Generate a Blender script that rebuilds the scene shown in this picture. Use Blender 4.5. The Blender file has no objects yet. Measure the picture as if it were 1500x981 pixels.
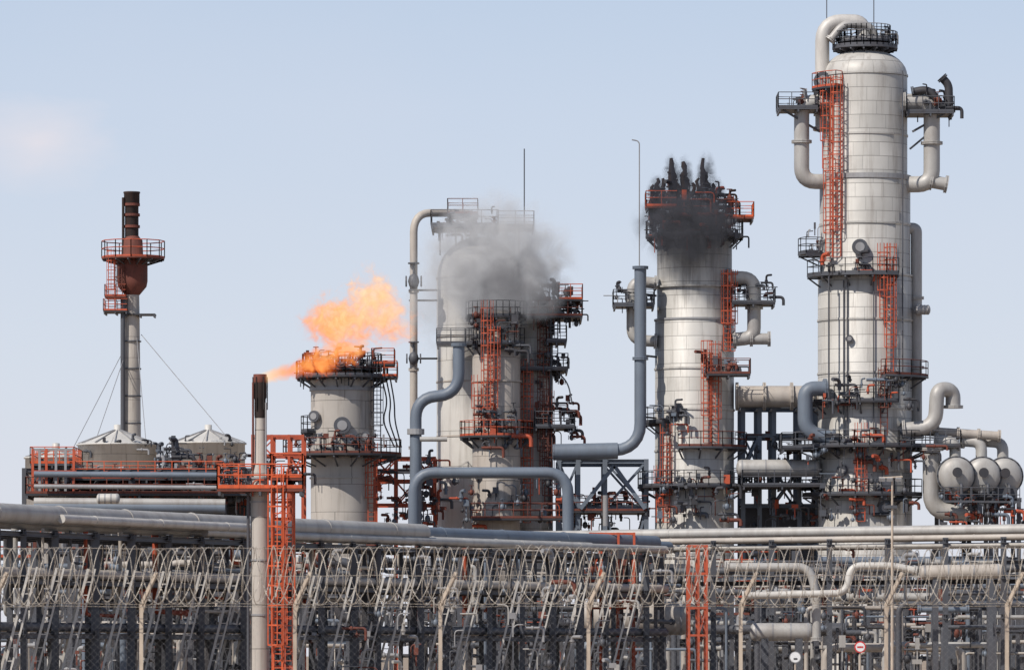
import bpy, math, random
from mathutils import Vector, Matrix
random.seed(7)
F=8000.0; EYE=1.7; HY=960.0; CAMY=-400.0
def X(px,d): return (px-750)*d/F
def Z(py,d): return EYE+(HY-py)*d/F
def P(px,py,d): return Vector((X(px,d), d+CAMY, Z(py,d)))
V=Vector

# ---------------------------------------------------------------- materials
MATS={}
def new_mat(name):
    m=bpy.data.materials.new(name); m.use_nodes=True
    nt=m.node_tree; nt.nodes.clear()
    out=nt.nodes.new('ShaderNodeOutputMaterial')
    MATS[name]=m
    return m,nt,out
def N(nt,typ,**kw):
    n=nt.nodes.new(typ)
    for k,v in kw.items(): setattr(n,k,v)
    return n
def mth(nt,op,a,b=None,c=None,clamp=False):
    n=nt.nodes.new('ShaderNodeMath'); n.operation=op; n.use_clamp=clamp
    for i,x in enumerate((a,b,c)):
        if x is None: continue
        if isinstance(x,(int,float)): n.inputs[i].default_value=x
        else: nt.links.new(x,n.inputs[i])
    return n.outputs[0]
def paint(name,col,rough=0.6,metal=0.0,dirt=(0.12,0.08,0.06),damt=0.5,scale=1.5,streak=0.25):
    m,nt,out=new_mat(name)
    b=N(nt,'ShaderNodeBsdfPrincipled')
    b.inputs['Roughness'].default_value=rough; b.inputs['Metallic'].default_value=metal
    tc=N(nt,'ShaderNodeTexCoord'); mp=N(nt,'ShaderNodeMapping'); mp.inputs['Scale'].default_value=(1,1,streak)
    nt.links.new(tc.outputs['Object'],mp.inputs['Vector'])
    n1=N(nt,'ShaderNodeTexNoise'); n1.inputs['Scale'].default_value=scale; n1.inputs['Detail'].default_value=6; n1.inputs['Roughness'].default_value=0.65
    nt.links.new(mp.outputs[0],n1.inputs['Vector'])
    r=N(nt,'ShaderNodeValToRGB'); r.color_ramp.elements[0].position=0.45; r.color_ramp.elements[1].position=0.75
    r.color_ramp.elements[0].color=(0,0,0,1); r.color_ramp.elements[1].color=(1,1,1,1)
    nt.links.new(n1.outputs['Fac'],r.inputs['Fac'])
    n2=N(nt,'ShaderNodeTexNoise'); n2.inputs['Scale'].default_value=0.35; n2.inputs['Detail'].default_value=3
    nt.links.new(tc.outputs['Object'],n2.inputs['Vector'])
    mixv=N(nt,'ShaderNodeMix',data_type='RGBA')
    mixv.inputs[6].default_value=(col[0]*0.7,col[1]*0.7,col[2]*0.74,1); mixv.inputs[7].default_value=(min(1,col[0]*1.25),min(1,col[1]*1.25),min(1,col[2]*1.22),1)
    nt.links.new(n2.outputs['Fac'],mixv.inputs[0])
    mx=N(nt,'ShaderNodeMix',data_type='RGBA')
    nt.links.new(mth(nt,'MULTIPLY',r.outputs[0],damt),mx.inputs[0])
    nt.links.new(mixv.outputs[2],mx.inputs[6]); mx.inputs[7].default_value=(*dirt,1)
    nt.links.new(mx.outputs[2],b.inputs['Base Color'])
    bp=N(nt,'ShaderNodeBump'); bp.inputs['Strength'].default_value=0.15; bp.inputs['Distance'].default_value=0.03
    nt.links.new(n1.outputs['Fac'],bp.inputs['Height']); nt.links.new(bp.outputs[0],b.inputs['Normal'])
    nt.links.new(b.outputs[0],out.inputs['Surface'])
    return m
def cladding(name,col,course=1.0,npan=10,var=0.18,rough=0.52,metal=0.08,stain=(0.16,0.125,0.10),samt=0.6,soot_z=None,line=0.035):
    m,nt,out=new_mat(name)
    b=N(nt,'ShaderNodeBsdfPrincipled'); b.inputs['Roughness'].default_value=rough; b.inputs['Metallic'].default_value=metal
    tc=N(nt,'ShaderNodeTexCoord'); sp=N(nt,'ShaderNodeSeparateXYZ'); nt.links.new(tc.outputs['Object'],sp.inputs[0])
    zc=mth(nt,'DIVIDE',sp.outputs[2],course); zf=mth(nt,'FLOOR',zc); zr=mth(nt,'FRACT',zc)
    ang=mth(nt,'ARCTAN2',sp.outputs[1],sp.outputs[0])
    u=mth(nt,'ADD',mth(nt,'MULTIPLY',ang,npan/(2*math.pi)),mth(nt,'MULTIPLY',zf,0.37)); uf=mth(nt,'FLOOR',u); ur=mth(nt,'FRACT',u)
    l1=mth(nt,'LESS_THAN',zr,line/course*1.2); l2=mth(nt,'LESS_THAN',ur,0.012)
    ln=mth(nt,'MAXIMUM',l1,l2)
    cb=N(nt,'ShaderNodeCombineXYZ'); nt.links.new(zf,cb.inputs[0]); nt.links.new(uf,cb.inputs[1])
    wn=N(nt,'ShaderNodeTexWhiteNoise',noise_dimensions='3D'); nt.links.new(cb.outputs[0],wn.inputs['Vector'])
    mp=N(nt,'ShaderNodeMapping'); mp.inputs['Scale'].default_value=(1.6,1.6,0.12); nt.links.new(tc.outputs['Object'],mp.inputs['Vector'])
    ns=N(nt,'ShaderNodeTexNoise'); ns.inputs['Scale'].default_value=1.0; ns.inputs['Detail'].default_value=8; ns.inputs['Roughness'].default_value=0.7
    nt.links.new(mp.outputs[0],ns.inputs['Vector'])
    nb=N(nt,'ShaderNodeTexNoise'); nb.inputs['Scale'].default_value=0.4; nb.inputs['Detail'].default_value=5
    nt.links.new(tc.outputs['Object'],nb.inputs['Vector'])
    v=mth(nt,'ADD',1.0-var,mth(nt,'MULTIPLY',wn.outputs['Value'],var*1.1))
    v=mth(nt,'ADD',v,mth(nt,'MULTIPLY',mth(nt,'SUBTRACT',nb.outputs['Fac'],0.5),0.4))
    v=mth(nt,'MULTIPLY',v,mth(nt,'SUBTRACT',1.0,mth(nt,'MULTIPLY',ln,0.5)))
    hs=N(nt,'ShaderNodeVectorMath',operation='SCALE'); hs.inputs[0].default_value=col; nt.links.new(v,hs.inputs['Scale'])
    rmp=N(nt,'ShaderNodeMapRange'); rmp.inputs[1].default_value=0.50; rmp.inputs[2].default_value=0.72
    nt.links.new(ns.outputs['Fac'],rmp.inputs[0])
    mx=N(nt,'ShaderNodeMix',data_type='RGBA'); nt.links.new(mth(nt,'MULTIPLY',rmp.outputs[0],samt),mx.inputs[0])
    nt.links.new(hs.outputs[0],mx.inputs[6]); mx.inputs[7].default_value=(*stain,1)
    colout=mx.outputs[2]
    if soot_z is not None:
        s=N(nt,'ShaderNodeMapRange'); s.inputs[1].default_value=soot_z[0]; s.inputs[2].default_value=soot_z[1]
        nt.links.new(mth(nt,'ADD',sp.outputs[2],mth(nt,'MULTIPLY',mth(nt,'SUBTRACT',ns.outputs['Fac'],0.5),5.0)),s.inputs[0])
        m2=N(nt,'ShaderNodeMix',data_type='RGBA'); nt.links.new(mth(nt,'MULTIPLY',s.outputs[0],0.85),m2.inputs[0])
        nt.links.new(colout,m2.inputs[6]); m2.inputs[7].default_value=(0.035,0.033,0.035,1); colout=m2.outputs[2]
    nt.links.new(colout,b.inputs['Base Color'])
    bp=N(nt,'ShaderNodeBump'); bp.inputs['Strength'].default_value=0.5; bp.inputs['Distance'].default_value=0.05
    nt.links.new(mth(nt,'ADD',mth(nt,'SUBTRACT',1.0,ln),mth(nt,'MULTIPLY',nb.outputs['Fac'],2.0)),bp.inputs['Height']); nt.links.new(bp.outputs[0],b.inputs['Normal'])
    nt.links.new(b.outputs[0],out.inputs['Surface'])
cladding('clad',(0.54,0.52,0.49))
cladding('clad_grey',(0.46,0.46,0.46),course=1.3,samt=0.6)
cladding('clad_tan',(0.48,0.43,0.385),course=1.8,npan=8)
cladding('clad_soot',(0.54,0.52,0.49),soot_z=(27.5,33.0))
cladding('dome_paint',(0.57,0.55,0.52),course=2.6,npan=6,var=0.07,samt=0.4,metal=0.03)
cladding('concrete',(0.48,0.44,0.40),course=2.0,npan=3,var=0.1,metal=0.0,rough=0.85)
paint('pipe_silver',(0.43,0.415,0.395),0.5,0.1,damt=0.4)
paint('pipe_white',(0.57,0.545,0.51),0.5,0.05,damt=0.35)
paint('pipe_tan',(0.45,0.405,0.36),0.55,0.0,damt=0.3)
paint('pipe_blue',(0.15,0.18,0.225),0.5,0.0,dirt=(0.09,0.09,0.1),damt=0.35)
paint('steel',(0.08,0.085,0.10),0.55,0.0,dirt=(0.06,0.04,0.035),damt=0.5)
paint('steel_light',(0.32,0.32,0.33),0.55,0.1,damt=0.4)
paint('dark',(0.035,0.036,0.044),0.6,0.0,damt=0.25)
paint('orange',(0.50,0.09,0.038),0.65,0.0,dirt=(0.14,0.045,0.035),damt=0.7,scale=2.2)
paint('orange_bright',(0.66,0.11,0.032),0.6,0.0,dirt=(0.22,0.05,0.03),damt=0.6,scale=3)
paint('rust',(0.17,0.05,0.034),0.8,0.0,dirt=(0.04,0.022,0.02),damt=0.7,scale=2)
paint('char',(0.022,0.016,0.015),0.85,0.0,dirt=(0.10,0.03,0.015),damt=0.4,scale=3)
paint('galv',(0.46,0.41,0.35),0.5,0.1,dirt=(0.2,0.15,0.11),damt=0.4,scale=2)
paint('fence_paint',(0.52,0.43,0.345),0.7,0.0,damt=0.45,scale=8)
paint('sign_white',(0.8,0.8,0.8),0.5,damt=0.1)
paint('sign_red',(0.6,0.03,0.03),0.5,damt=0.1)
paint('sign_black',(0.03,0.03,0.03),0.5,damt=0.1)

# ground
m,nt,out=new_mat('desert_sand')
b=N(nt,'ShaderNodeBsdfPrincipled'); b.inputs['Roughness'].default_value=0.95
tc=N(nt,'ShaderNodeTexCoord'); n1=N(nt,'ShaderNodeTexNoise'); n1.inputs['Scale'].default_value=0.05; n1.inputs['Detail'].default_value=10
nt.links.new(tc.outputs['Object'],n1.inputs['Vector'])
r=N(nt,'ShaderNodeValToRGB'); r.color_ramp.elements[0].color=(0.24,0.18,0.13,1); r.color_ramp.elements[1].color=(0.38,0.30,0.22,1)
r.color_ramp.elements[0].position=0.35; r.color_ramp.elements[1].position=0.65
nt.links.new(n1.outputs['Fac'],r.inputs['Fac']); nt.links.new(r.outputs[0],b.inputs['Base Color'])
bp=N(nt,'ShaderNodeBump'); bp.inputs['Distance'].default_value=0.2; nt.links.new(n1.outputs['Fac'],bp.inputs['Height']); nt.links.new(bp.outputs[0],b.inputs['Normal'])
nt.links.new(b.outputs[0],out.inputs['Surface'])

# ---------------------------------------------------------------- geometry
class Geo:
    def __init__(s): s.v=[]; s.f=[]; s.sm=[]
    def add(s,vs,fs,smooth=False):
        b=len(s.v); s.v.extend(vs); s.f.extend([tuple(i+b for i in f) for f in fs]); s.sm.extend([smooth]*len(fs))
    def beam(s,p0,p1,w,h=None,up=None):
        h=h or w; p0=V(p0);p1=V(p1); d=(p1-p0)
        if d.length<1e-6: return
        d.normalize()
        up=V(up) if up else (V((0,0,1)) if abs(d.z)<0.9 else V((0,1,0)))
        a=d.cross(up).normalized()*w/2; c=d.cross(a).normalized()*h/2
        vs=[p+q for p in (p0,p1) for q in (a+c,a-c,-a-c,-a+c)]
        s.add(vs,[(0,1,2,3),(7,6,5,4),(0,4,5,1),(1,5,6,2),(2,6,7,3),(3,7,4,0)])
    def ibeam(s,p0,p1,w):
        p0=V(p0);p1=V(p1); d=(p1-p0).normalized()
        up=V((0,0,1)) if abs(d.z)<0.9 else V((0,1,0))
        a=d.cross(up).normalized(); c=d.cross(a).normalized()
        s.beam(p0+c*w*0.46,p1+c*w*0.46,w,w*0.1,up=c)
        s.beam(p0-c*w*0.46,p1-c*w*0.46,w,w*0.1,up=c)
        s.beam(p0,p1,w*0.12,w*0.8,up=c)
    def box(s,x0,x1,y0,y1,z0,z1):
        vs=[V((x,y,z)) for z in (z0,z1) for x,y in ((x0,y0),(x1,y0),(x1,y1),(x0,y1))]
        s.add(vs,[(3,2,1,0),(4,5,6,7),(0,1,5,4),(1,2,6,5),(2,3,7,6),(3,0,4,7)])
    def tube(s,pts,r,seg=12,bend=0.0,closed_caps=True,smooth=True):
        pts=[V(p) for p in pts]
        if bend>0 and len(pts)>2:
            o=[pts[0]]
            for i in range(1,len(pts)-1):
                a,b,c=pts[i-1],pts[i],pts[i+1]
                t=min(bend,(a-b).length*0.48,(c-b).length*0.48)
                q0=b+(a-b).normalized()*t; q1=b+(c-b).normalized()*t
                for k in range(7):
                    u=k/6; w=0.90
                    w0=(1-u)**2; w1=2*u*(1-u)*w; w2=u*u
                    o.append((q0*w0+b*w1+q1*w2)/(w0+w1+w2))
            o.append(pts[-1]); pts=o
        rr=r if isinstance(r,(list,tuple)) else [r]*len(pts)
        n=len(pts); t0=(pts[1]-pts[0]).normalized()
        ref=V((0,0,1)) if abs(t0.z)<0.9 else V((1,0,0))
        a=t0.cross(ref).normalized(); vs=[]
        for i in range(n):
            t=(pts[min(i+1,n-1)]-pts[max(i-1,0)])
            if t.length<1e-7: t=t0
            t=t.normalized(); a=(a-t*a.dot(t)).normalized(); b=t.cross(a)
            for k in range(seg):
                th=2*math.pi*k/seg; vs.append(pts[i]+(a*math.cos(th)+b*math.sin(th))*rr[i])
        fs=[]
        for i in range(n-1):
            for k in range(seg):
                k2=(k+1)%seg; fs.append((i*seg+k,i*seg+k2,(i+1)*seg+k2,(i+1)*seg+k))
        s.add(vs,fs,smooth)
        if closed_caps:
            s.add(vs[:seg],[tuple(reversed(range(seg)))]); s.add(vs[-seg:],[tuple(range(seg))])
    def rev(s,c,axis,prof,seg=40,smooth=True):
        c=V(c); ax=V(axis).normalized(); ref=V((0,0,1)) if abs(ax.z)<0.9 else V((1,0,0))
        a=ax.cross(ref).normalized(); b=ax.cross(a)
        def ring(r,h): return [c+ax*h+(a*math.cos(2*math.pi*k/seg)+b*math.sin(2*math.pi*k/seg))*max(r,1e-4) for k in range(seg)]
        vs=[];fs=[]
        for r,h in prof: vs+=ring(r,h)
        for i in range(len(prof)-1):
            for k in range(seg):
                k2=(k+1)%seg; fs.append((i*seg+k,i*seg+k2,(i+1)*seg+k2,(i+1)*seg+k))
        s.add(vs,fs,smooth)
    def disc(s,c,axis,r,th,seg=20):
        c=V(c);ax=V(axis).normalized()
        s.tube([c-ax*th/2,c+ax*th/2],r,seg,smooth=False)

THINGS=[]
class Thing:
    def __init__(s,name,loc): s.name=name; s.loc=V(loc); s.parts={}; THINGS.append(s)
    def g(s,part,mat):
        k=(part,mat)
        if k not in s.parts: s.parts[k]=Geo()
        return s.parts[k]
    def build(s):
        e=bpy.data.objects.new(s.name,None); e.location=s.loc; e.empty_display_size=0.5
        bpy.context.scene.collection.objects.link(e)
        for (part,mat),g in s.parts.items():
            me=bpy.data.meshes.new(part)
            me.from_pydata([tuple(v-s.loc) for v in g.v],[],g.f)
            me.polygons.foreach_set('use_smooth',g.sm)
            me.materials.append(MATS[mat]); me.update()
            ob=bpy.data.objects.new(part,me); ob.parent=e
            bpy.context.scene.collection.objects.link(ob)

def rail(t,pts,mat,h=1.1,r=0.032,close=False):
    g=t.g('guard_rail',mat)
    pts=[V(p) for p in pts]
    for hh in (h,h*0.55): g.tube([p+V((0,0,hh)) for p in pts],r,5,smooth=False)
    g2=t.g('kick_plate',mat)
    for i in range(len(pts)-1):
        a,b=pts[i],pts[i+1]; g2.beam(a+V((0,0,0.08)),b+V((0,0,0.08)),0.03,0.16)
        n=max(1,int(round((b-a).length/1.1)))
        for k in range(n+1): 
            q=a.lerp(b,k/n); g.beam(q,q+V((0,0,h)),r*1.8)
def ringplat(t,cx,cy,z,ri,ro,a0,a1,mat='orange',deck='dark',brackets=True,railing=True):
    n=max(2,int(abs(a1-a0)/12)); g=t.g('platform_deck',deck)
    A=[math.radians(a0+(a1-a0)*i/n) for i in range(n+1)]
    vs=[]
    for a in A:
        for rr,zz in ((ri,z),(ro,z),(ro,z-0.14),(ri,z-0.14)): vs.append(V((cx+math.cos(a)*rr,cy+math.sin(a)*rr,zz)))
    fs=[]
    for i in range(n):
        for k in range(4): fs.append((i*4+k,(i+1)*4+k,(i+1)*4+(k+1)%4,i*4+(k+1)%4))
    fs+= [(3,2,1,0),tuple(n*4+k for k in range(4))]
    g.add(vs,fs)
    if railing:
        pts=[V((cx+math.cos(a)*(ro-0.04),cy+math.sin(a)*(ro-0.04),z)) for a in A]
        if abs(a1-a0)<359:
            pts=[V((cx+math.cos(A[0])*(ri+0.1),cy+math.sin(A[0])*(ri+0.1),z))]+pts+[V((cx+math.cos(A[-1])*(ri+0.1),cy+math.sin(A[-1])*(ri+0.1),z))]
        rail(t,pts,mat)
    if brackets:
        gb=t.g('bracket','steel')
        for i,a in enumerate(A):
            if i%2: continue
            c,s_=math.cos(a),math.sin(a)
            gb.beam((cx+c*(ri-0.1),cy+s_*(ri-0.1),z-0.9),(cx+c*(ro-0.1),cy+s_*(ro-0.1),z-0.2),0.1)
            gb.beam((cx+c*(ri-0.1),cy+s_*(ri-0.1),z-0.22),(cx+c*(ro-0.05),cy+s_*(ro-0.05),z-0.22),0.12,0.14)
def rectplat(t,x0,x1,y0,y1,z,mat='orange',deck='dark',railing=True,brk=True):
    t.g('platform_deck',deck).box(x0,x1,y0,y1,z-0.14,z)
    g=t.g('bracket','steel')
    if brk:
        for x in (x0+0.1,(x0+x1)/2,x1-0.1): g.beam((x,y0,z-0.24),(x,y1,z-0.24),0.12,0.18)
    if railing: rail(t,[(x0,y0,z),(x1,y0,z),(x1,y1,z),(x0,y1,z),(x0,y0,z)],mat)
def ladder(t,x,y,z0,z1,mat='orange',w=0.5,cage=True,face=-1):
    g=t.g('ladder',mat)
    for dx in (-w/2,w/2): g.beam((x+dx,y,z0),(x+dx,y,z1),0.08)
    z=z0
    while z<z1: g.beam((x-w/2,y,z),(x+w/2,y,z),0.045); z+=0.32
    if cage:
        z=z0+2.0; R=0.42
        ang=[math.radians(a) for a in (200,235,270,305,340)]
        def q(a,zz): return V((x+math.cos(a)*R*1.1,y+face*(0.1+abs(math.sin(a))*R*1.3),zz))
        while z<z1+0.9:
            pts=[V((x-w/2-0.02,y,z))]+[q(a,z) for a in ang]+[V((x+w/2+0.02,y,z))]
            for i in range(len(pts)-1): g.beam(pts[i],pts[i+1],0.025,0.07)
            z+=0.9
        for a in ang: g.beam(q(a,z0+2.0),q(a,z1+0.9),0.05,0.025)
def flanged(t,pts,r,mat,bend=None,part='pipe',every=None,seg=14,ends=True):
    g=t.g(part,mat); pts=[V(p) for p in pts]
    g.tube(pts,r,seg,bend if bend is not None else r*3.0)
    gf=t.g('flange',mat)
    def fl(p,a): 
        gf.disc(p-a*0.06,a,r*1.35,0.09,14); gf.disc(p+a*0.06,a,r*1.35,0.09,14)
    if ends:
        fl(pts[0],(pts[1]-pts[0]).normalized()); fl(pts[-1],(pts[-1]-pts[-2]).normalized())
    if every:
        for i in range(len(pts)-1):
            a,b=pts[i],pts[i+1]; L=(b-a).length; n=int(L/every)
            for k in range(1,n+1): fl(a.lerp(b,k/(n+1)),(b-a).normalized())
def nozzle(t,p,axis,r,L,mat='steel_light'):
    p=V(p);a=V(axis).normalized(); t.g('nozzle',mat).tube([p,p+a*L],r,16)
    t.g('nozzle_flange','steel_light').disc(p+a*L,a,r*1.4,0.12); t.g('nozzle_flange','steel').disc(p+a*(L+0.15),a,r*1.35,0.12)
    t.g('nozzle_cover','steel_light').disc(p+a*(L+0.22),a,r*0.8,0.06)
def valve(t,p,s,rnd):
    p=V(p); m=rnd.choice(['dark','steel','steel','pipe_blue','rust'])
    g=t.g('valve',m)
    g.rev(p,(0,0,1),[(0.02,-s),(s*0.6,-s*0.7),(s*0.8,0),(s*0.6,s*0.7),(s*0.15,s)],10)
    g.tube([p+V((0,0,s)),p+V((0,0,s*2.4))],s*0.16,6)
    g.disc(p+V((0,0,s*2.4)),(0,0,1),s*0.8,s*0.18,10)
    g.disc(p+V((s,0,0)),(1,0,0),s*0.75,s*0.2,10); g.disc(p-V((s,0,0)),(1,0,0),s*0.75,s*0.2,10)
def clutter(t,x0,x1,y0,y1,z0,z1,n,seed,mats=('dark','steel','steel','pipe_blue','orange'),sz=1.0):
    R=random.Random(seed); n=int(n*1.25)
    for i in range(n):
        p=V((R.uniform(x0,x1),R.uniform(y0,y1),R.uniform(z0,z1))); k=R.random(); m=R.choice(mats)
        if k<0.35:
            horiz=R.random()<0.5
            d=V((1,0,0)) if horiz else V((0,0,1)); L=(R.uniform(0.5,1.6) if horiz else R.uniform(0.3,0.9))*sz; r=R.uniform(0.05,0.15)*sz
            q=p+d*L; e=V((0,0,-1)) if horiz else V((R.choice((-1,1))*0.6,-0.8,0))
            t.g('small_piping',m).tube([p,q,q+e*R.uniform(0.3,1.0)*sz],r,8,r*2.5)
            t.g('small_piping',m).disc(p+d*L*0.4,d,r*1.6,0.1,10)
        elif k<0.62: valve(t,p,R.uniform(0.12,0.28)*sz,R)
        elif k<0.8:
            w,h=R.uniform(0.15,0.5)*sz,R.uniform(0.2,0.7)*sz
            t.g('instrument_box',m).box(p.x-w/2,p.x+w/2,p.y-w/2,p.y+w/2,p.z,p.z+h)
            t.g('instrument_box',m).beam(p,p-V((0,0,0.7*sz)),0.08)
        else:
            t.g('cable_conduit',m).tube([p-V((0,0,R.uniform(0.3,1.2)*sz)),p+V((0,0,0.3)),p+V((R.uniform(-1.4,1.4)*sz,0,0.3))],0.04,6,0.3)
def frame(t,pxs,pys,ds,w,mat='steel',brace=(),z0=None,ib=True):
    g=t.g('steel_frame',mat); dm=sum(ds)/len(ds)
    xs=[X(p,dm) for p in pxs]; zs=[Z(p,dm) for p in pys]; ys=[d+CAMY for d in ds]
    base=0.0 if z0 is None else z0
    fn=g.ibeam if ib else g.beam
    for x in xs:
        for y in ys: fn((x,y,base),(x,y,max(zs)+w/2),w)
    for z in zs:
        for y in ys:
            for i in range(len(xs)-1): fn((xs[i]+w/2,y,z),(xs[i+1]-w/2,y,z),w*0.9)
        for x in xs:
            for i in range(len(ys)-1): fn((x,ys[i]+w/2,z),(x,ys[i+1]-w/2,z),w*0.85)
    for (i,j) in brace:
        zz=sorted(zs,reverse=True); za=zz[j]; zb=zz[j+1] if j+1<len(zz) else base
        for y in ys:
            g.beam((xs[i],y-0.03,zb),(xs[i+1],y-0.03,za),w*0.5); g.beam((xs[i],y+w*0.3,za),(xs[i+1],y+w*0.3,zb),w*0.5)
def vessel(t,cx,cy,prof,mat,seg=56,part='shell'):
    t.g(part,mat).rev((cx,cy,0),(0,0,1),prof,seg)
def headprof(r,z,h,rmin=0.0,n=10):
    o=[]
    for i in range(n+1):
        a=math.pi/2*i/n; o.append((max(r*math.cos(a),rmin),z+h*math.sin(a)))
    return o
def ringband(t,cx,cy,z,r,h=0.22,mat='steel_light',out=0.1):
    t.g('stiffening_ring',mat).rev((cx,cy,0),(0,0,1),[(r-0.05,z-h/2),(r+out,z-h/2+0.001),(r+out,z+h/2),(r-0.05,z+h/2+0.001)],56,smooth=False)
def horiz_vessel(t,p0,p1,r,mat,saddle=True):
    p0=V(p0);p1=V(p1);L=(p1-p0).length;n=8
    pr=[(r*math.sin(math.pi/2*i/n),-r*0.5*math.cos(math.pi/2*i/n)) for i in range(n+1)]
    pr+=[(r,L)]+[(r*math.cos(math.pi/2*i/n),L+r*0.5*math.sin(math.pi/2*i/n)) for i in range(1,n+1)]
    t.g('drum_shell',mat).rev(p0,p1-p0,pr,32)
    ax=(p1-p0).normalized()
    for f in (0.02,0.98,0.33,0.66): t.g('girth_ring','steel_light').disc(p0.lerp(p1,f),ax,r*1.03,0.1,32)

# ================================================================ TOWER H (tallest)
d=400; s=d/F; cx=X(1267,d); cy=0.0
T=Thing('distillation_column',(cx,cy,0))
z=lambda py:Z(py,400)
r1,r2,r3=3.45,3.32,3.1
prof=[(r1+0.5,0),(r1,1.5),(r1,z(408)),(r2,z(404)),(r2,z(268)),(r3,z(258)),(r3,z(112))]+headprof(r3,z(112),z(72)-z(112),0.05)[1:]
vessel(T,cx,cy,prof,'clad')
for py,rr in ((405,r1),(262,r2),(112,r3),(330,r2),(200,r3),(470,r1),(548,r1),(600,r1),(690,r1)): ringband(T,cx,cy,z(py),rr,0.14 if py!=262 else 0.35,'clad' if py!=262 else 'steel_light',0.06)
ringplat(T,cx,cy,z(70),0.4,2.4,0,360,'steel','steel'); 
ringplat(T,cx-0.0,cy,z(52)-0.4,0.2,1.9,150,390,'steel_light','steel',brackets=False)
T.g('top_nozzle','pipe_silver').tube([(cx,cy,z(80)),(cx,cy,z(60))],0.75,20)
clutter(T,cx-2,cx+2.2,cy-1.6,cy+1,z(68),z(48),22,1,('dark','steel','steel_light'),0.8)
xa=X(1204,400)
flanged(T,[(cx-0.1,cy,z(62)),(cx-0.1,cy,z(32)),(xa,cy-0.4,z(32)),(xa,cy-0.4,z(150)),(xa,cy-0.6,z(190))],0.52,'pipe_white',2.1,'overhead_vapour_line',every=8,seg=18)
flanged(T,[(cx+0.9,cy,z(70)),(cx+0.5,cy-0.3,z(38)),(cx-1.6,cy-0.7,z(36)),(xa+0.6,cy-0.8,z(60))],0.3,'pipe_silver',1.2,'vent_line')
for px,pt in ((1211,-12),(1280,-8)): T.g('lightning_rod','steel').tube([(X(px,400),cy,z(60)),(X(px,400),cy,z(pt))],0.04,6)
def draw(side,pxo,pyt,pyb,pxi,r=0.56):
    xo=X(pxo,400); xi=X(pxi,400)
    flanged(T,[(xi,cy-1.2,z(pyt)),(xo,cy-1.2,z(pyt)),(xo,cy-1.2,z(pyb)),(xi,cy-1.0,z(pyb))],r,'pipe_silver',1.3,'side_draw_pipe',every=3.5,seg=18)
draw(-1,1173,152,268,1215); draw(1,1363,152,272,1322,0.6)
flanged(T,[(X(1335,400),cy-1.5,z(138)),(X(1358,400),cy-1.6,z(134)),(X(1378,400),cy-1.6,z(160)),(X(1388,400),cy-1.6,z(158)),(X(1387,400),cy-1.6,z(128)),(X(1378,400),cy-1.6,z(118))],0.3,'dark',0.7,'relief_valve')
flanged(T,[(X(1362,400),cy-1.2,z(268)),(X(1384,400),cy-1.2,z(272))],0.48,'pipe_silver',0.4,'blind_nozzle')
rectplat(T,X(1138,400),X(1196,400),cy-2.4,cy+1.0,z(162),'steel','steel')
rectplat(T,X(1325,400),X(1394,400),cy-2.4,cy+1.0,z(168),'steel','steel')
for a,b in ((1145,1200),(1390,1335)): T.g('bracket','steel').beam((X(a,400),cy-2,z(165)),(X(b,400),cy-1,z(195)),0.14)
for a,b in ((1330,1362),): T.g('bracket','steel').beam((X(a,400),cy-2,z(222)),(X(b,400),cy-1,z(195)),0.12)
clutter(T,X(1142,400),X(1195,400),cy-2,cy,z(160),z(142),14,2,('dark','steel','steel_light'),0.8)
clutter(T,X(1335,400),X(1392,400),cy-2,cy,z(168),z(140),26,3,('dark','dark','steel'),0.9)
def front(x,r): 
    dx=x-cx; return cy-math.sqrt(max(0.2,r*r-dx*dx))
def lad(T,px,pt,pb,cy_,cx_,r,w=0.5,mat='orange',d=400):
    x=X(px,d); dx=x-cx_; y=cy_-math.sqrt(max(0.3,r*r-dx*dx))-0.3
    ladder(T,x,y,Z(pb,d),Z(pt,d),mat,w)
lad(T,1208,135,250,cy,cx,3.3); lad(T,1222,135,380,cy,cx,3.4,0.6); lad(T,1212,255,385,cy,cx,3.4)
lad(T,1289,380,470,cy,cx,3.5,0.5); lad(T,1299,380,552,cy,cx,3.5,0.5)
lad(T,1256,640,765,cy,cx,3.5,0.6); lad(T,1290,560,640,cy,cx,3.5,0.5,'rust')
ringplat(T,cx,cy,z(132),r3,r3+1.0,195,235,'orange'); 
ringplat(T,cx,cy,z(405),r2+0.15,r2+1.15,195,300,'steel','steel'); 
ringplat(T,cx,cy,z(372),r2+0.1,r2+1.6,180,205,'steel','steel')
ringplat(T,cx,cy,z(552),r1+0.1,r1+1.2,285,355,'rust','steel')
ringplat(T,cx,cy,z(590),r1+0.1,r1+1.0,185,300,'steel','dark')
ringplat(T,cx,cy,z(655),r1+0.1,r1+1.8,160,380,'steel','dark')
ringplat(T,cx,cy,z(725),r1+0.1,r1+1.2,185,330,'steel','dark')
rectplat(T,X(1142,400),X(1200,400),-3.5,1,z(658),'steel','dark'); rectplat(T,X(1335,400),X(1402,400),-3.5,1,z(655),'steel','dark')
for px,py,r in ((1255,367,0.42),(1204,122,0.5),(1240,500,0.2),(1320,630,0.35),(1293,745,0.4),(1230,690,0.3)):
    x=X(px,400); nozzle(T,(x,front(x,3.3)+0.3,z(py)),(0.0,-1,0),r,0.6)
TC=('dark','steel','steel','steel','pipe_blue','rust','orange')
clutter(T,cx-3.6,cx+3.4,cy-4.4,cy-3.5,z(600),z(560),24,4,TC); clutter(T,cx-4.5,cx+4.5,cy-4.6,cy-3.4,z(690),z(640),40,5,TC)
clutter(T,cx-3.5,cx+3.0,cy-4.2,cy-3.5,z(765),z(700),30,6,TC); clutter(T,cx-3.5,cx-0.5,cy-4.2,cy-3.4,z(405),z(380),10,8,TC)
clutter(T,X(1180,400),X(1200,400),cy-2,cy,z(372),z(335),9,9,('steel_light','steel'),0.7)
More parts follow.
